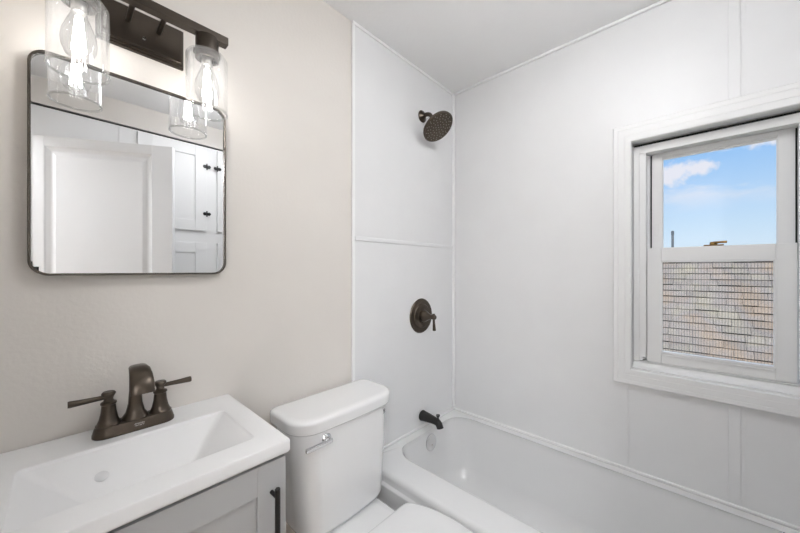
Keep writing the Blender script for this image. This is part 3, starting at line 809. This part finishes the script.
for x in (-0.125, 0.125):
    T = Matrix.Translation((x, LY, LZ))
    b = NB(); lathe(b, [(0, -0.0095), (0.027, -0.0095), (0.028, -0.012), (0.028, -0.050), (0.033, -0.052), (0.033, -0.056), (0.029, -0.057), (0.029, -0.070), (0.025, -0.072), (0.022, -0.070), (0.020, -0.060), (0, -0.060)], T, 28); sk_ = obj('socket', b, 'bronze_d', vl_)
    b = NB(); lathe(b, [(0.021, -0.0565), (0.036, -0.057), (0.0455, -0.060), (0.0500, -0.067), (0.0500, -0.213), (0.0478, -0.213), (0.0478, -0.069), (0.044, -0.063), (0.035, -0.0595), (0.021, -0.059)], T, 48, cap=False)
    sd = obj('glass_shade', b, 'shade', vl_, smooth=50)
    b = NB(); lathe(b, [(0.0489 + 0.0026 * math.cos(2 * PI * k / 10), -0.2155 + 0.0026 * math.sin(2 * PI * k / 10)) for k in range(11)], T, 48, cap=False)
    obj('glass_rim', b, 'shade_edge', sd, smooth=80)
    b = NB(); lathe(b, [(0, -0.060), (0.013, -0.060), (0.013, -0.084), (0.0115, -0.088), (0, -0.088)], T, 20); bu = obj('bulb', b, 'steel', vl_)
    b = NB(); lathe(b, [(0.0125, -0.085), (0.0145, -0.096), (0.022, -0.115), (0.0285, -0.135), (0.030, -0.150), (0.0285, -0.166), (0.022, -0.181), (0.010, -0.190), (0, -0.1915)], T, 32, cap=False); obj('bulb_envelope', b, 'bulbglass', bu, smooth=60)
    b = NB()
    for k in range(8):
        a = PI / 4 * k
        tube(b, [T @ Vector((0.005 * math.cos(a), 0.005 * math.sin(a), -0.098)), T @ Vector((0.011 * math.cos(a), 0.011 * math.sin(a), -0.172))], 0.0016, 6)
    tube(b, [T @ Vector((0, 0, -0.088)), T @ Vector((0, 0, -0.165))], 0.002, 8)
    obj('filament', b, 'filament', bu)

# ---------------------------------------------------------------- door leaf (seen in the mirror)
dr = struct('door_1', NB(), 'door')
DW, DT, DH = 0.663, 0.035, 2.0
SL, TR = 0.050, 0.055
def door_leaf():
    b = NB()
    fr = [(0, SL), (DW - 0.105, DW)]
    for x0, x1 in fr: box(b, (x0, 0, 0.012), (x1, DT, DH), 0.0015)
    for z0, z1 in ((0.012, 0.22), (0.86, 1.02), (DH - TR, DH)): box(b, (SL, 0, z0), (DW - 0.105, DT, z1), 0.0015)
    for z0, z1 in ((0.22, 0.86), (1.02, DH - TR)):
        x0, x1 = SL, DW - 0.105
        for sgn, y_out in ((1, 0.0), (-1, DT)):
            rings = []
            for d, dep in ((0.0, 0.0), (0.006, 0.006), (0.022, 0.012), (0.030, 0.012), (0.050, 0.004)):
                y = y_out + sgn * dep
                rings.append([Vector((x0 + d, y, z0 + d)), Vector((x1 - d, y, z0 + d)), Vector((x1 - d, y, z1 - d)), Vector((x0 + d, y, z1 - d))])
            loft(b, rings, False, True)
    return b
b = door_leaf()
me = dr.data; b.to_mesh(me); b.free()
dr.location = (-1.752, -1.615, 0)
dr.rotation_euler = (0, 0, math.atan2(0.347, 0.565))
for z in (0.25, 1.262):
    b = NB(); tube(b, [(-0.006, DT + 0.004, z - 0.045), (-0.006, DT + 0.004, z + 0.045)], 0.006, 10); box(b, (-0.002, DT - 0.03, z - 0.045), (0.0, DT, z + 0.045)); box(b, (-0.002, DT + 0.0003, z - 0.012), (0.028, DT + 0.004, z + 0.016)); obj('door_hinge', b, 'black', dr)
b = NB()
for s, y in ((1, DT), (-1, 0)):
    lathe(b, [(0, 0), (0.028, 0), (0.028, 0.006), (0.010, 0.012), (0.010, 0.035), (0.024, 0.042), (0.026, 0.056), (0.016, 0.064), (0, 0.065)], frame((DW - 0.06, y, 0.94), (0, s, 0)), 24)
obj('door_knob', b, 'black', dr)

# ---------------------------------------------------------------- built-in cupboard on the wall opposite the mirror
bc = thing('linen_cupboard', 'white built-in cupboard with black hinges reflected in the mirror', 'cupboard', (-1.27, -1.8, 0))
bo = Vector((1.27, 1.8, 0))
FY = -1.640
def put(name, b, m, parent): b.transform(Matrix.Translation(bo)); return obj(name, b, m, parent, wn_=True)
b = NB(); box(b, (XC + 0.004, YD - 0.34, 0.0), (-0.745, FY, 2.186), 0.002)
body = put('cupboard_body', b, 'cab_white', bc)
b = NB(); box(b, (XC + 0.004, FY + 0.0005, 2.186), (-0.745, FY - 0.05, 2.192)); put('top_gap', b, 'dark_gap', bc)  # black slip painted as the shaded gap over the cupboard
b = NB(); box(b, (-1.410, FY, 0.0), (-1.325, FY + 0.006, 2.184), 0.002); put('edge_trim', b, 'cab_white', bc)
def cup_door(x0, x1, z0, z1, hs, side, s=0.075):
    b = NB()
    box(b, (x0, FY + 0.0005, z0), (x0 + s, FY + 0.019, z1), 0.0015); box(b, (x1 - s, FY + 0.0005, z0), (x1, FY + 0.019, z1), 0.0015)
    box(b, (x0 + s, FY + 0.0005, z0), (x1 - s, FY + 0.019, z0 + s), 0.0015); box(b, (x0 + s, FY + 0.0005, z1 - s), (x1 - s, FY + 0.019, z1), 0.0015)
    box(b, (x0 + s - 0.002, FY + 0.0005, z0 + s - 0.002), (x1 - s + 0.002, FY + 0.010, z1 - s + 0.002))
    d = put('door', b, 'cab_white', bc)
    for z in hs:
        hb = NB()
        xe = x1 if side > 0 else x0
        tube(hb, [(xe, FY + 0.022, z - 0.022), (xe, FY + 0.022, z + 0.022)], 0.004, 8)
        for q in (-1, 1):
            box(hb, (xe + q * 0.004, FY + 0.0195, z - 0.012), (xe + q * 0.022, FY + 0.0215, z + 0.012), 0.001)
            tube(hb, [(xe + q * 0.018, FY + 0.0215, z), (xe + q * 0.018, FY + 0.0235, z)], 0.009, 10)
        hb.transform(Matrix.Translation(bo)); obj('hinge', hb, 'black', d)
cup_door(-1.318, -0.914, 1.553, 2.176, (2.034, 1.680), 1)
cup_door(-0.842, -0.750, 1.553, 2.176, (2.034,), -1, 0.03)
cup_door(-1.318, -0.914, 0.12, 1.463, (), 1)
cup_door(-0.842, -0.750, 0.12, 1.463, (), -1, 0.03)

# ---------------------------------------------------------------- unseen opal drum lamps added as fill light: bathroom and hallway
def fill_lamp(label, loc, power):
    hl = thing('fill_lamp', label, 'ceiling lamp', loc)
    r = 0.17
    b = NB(); lathe(b, [(0, -0.0005), (0.065, -0.0005), (0.065, -0.012), (0.050, -0.022), (0.012, -0.026), (0.012, -0.062), (0, -0.062)], None, 40); obj('lamp_base', b, 'strip', hl)
    b = NB(); lathe(b, [(0, -0.0625), (r - 0.01, -0.0625), (r, -0.070), (r, -0.150), (r - 0.01, -0.158), (0, -0.160)], None, 48)
    area = 2 * PI * r * r + 2 * PI * r * 0.09
    obj('fill_drum', b, emit('opal_fill_glow', (0.975, 0.985, 1.0), power / (PI * area)), hl)
fill_lamp('unseen opal drum fill lamp added in the bathroom above the tub edge', (-0.85, -0.95, H), ROOM_FILL_POWER)
fill_lamp('unseen opal drum fill lamp added at the middle of the hallway outside the doorway', (-2.42, -1.75, H), HALL_FILL_POWER)
fill_lamp('unseen opal drum fill lamp added at the far end of the hallway near its end wall', (-2.14, -2.41, H), HALL_FILL_POWER)
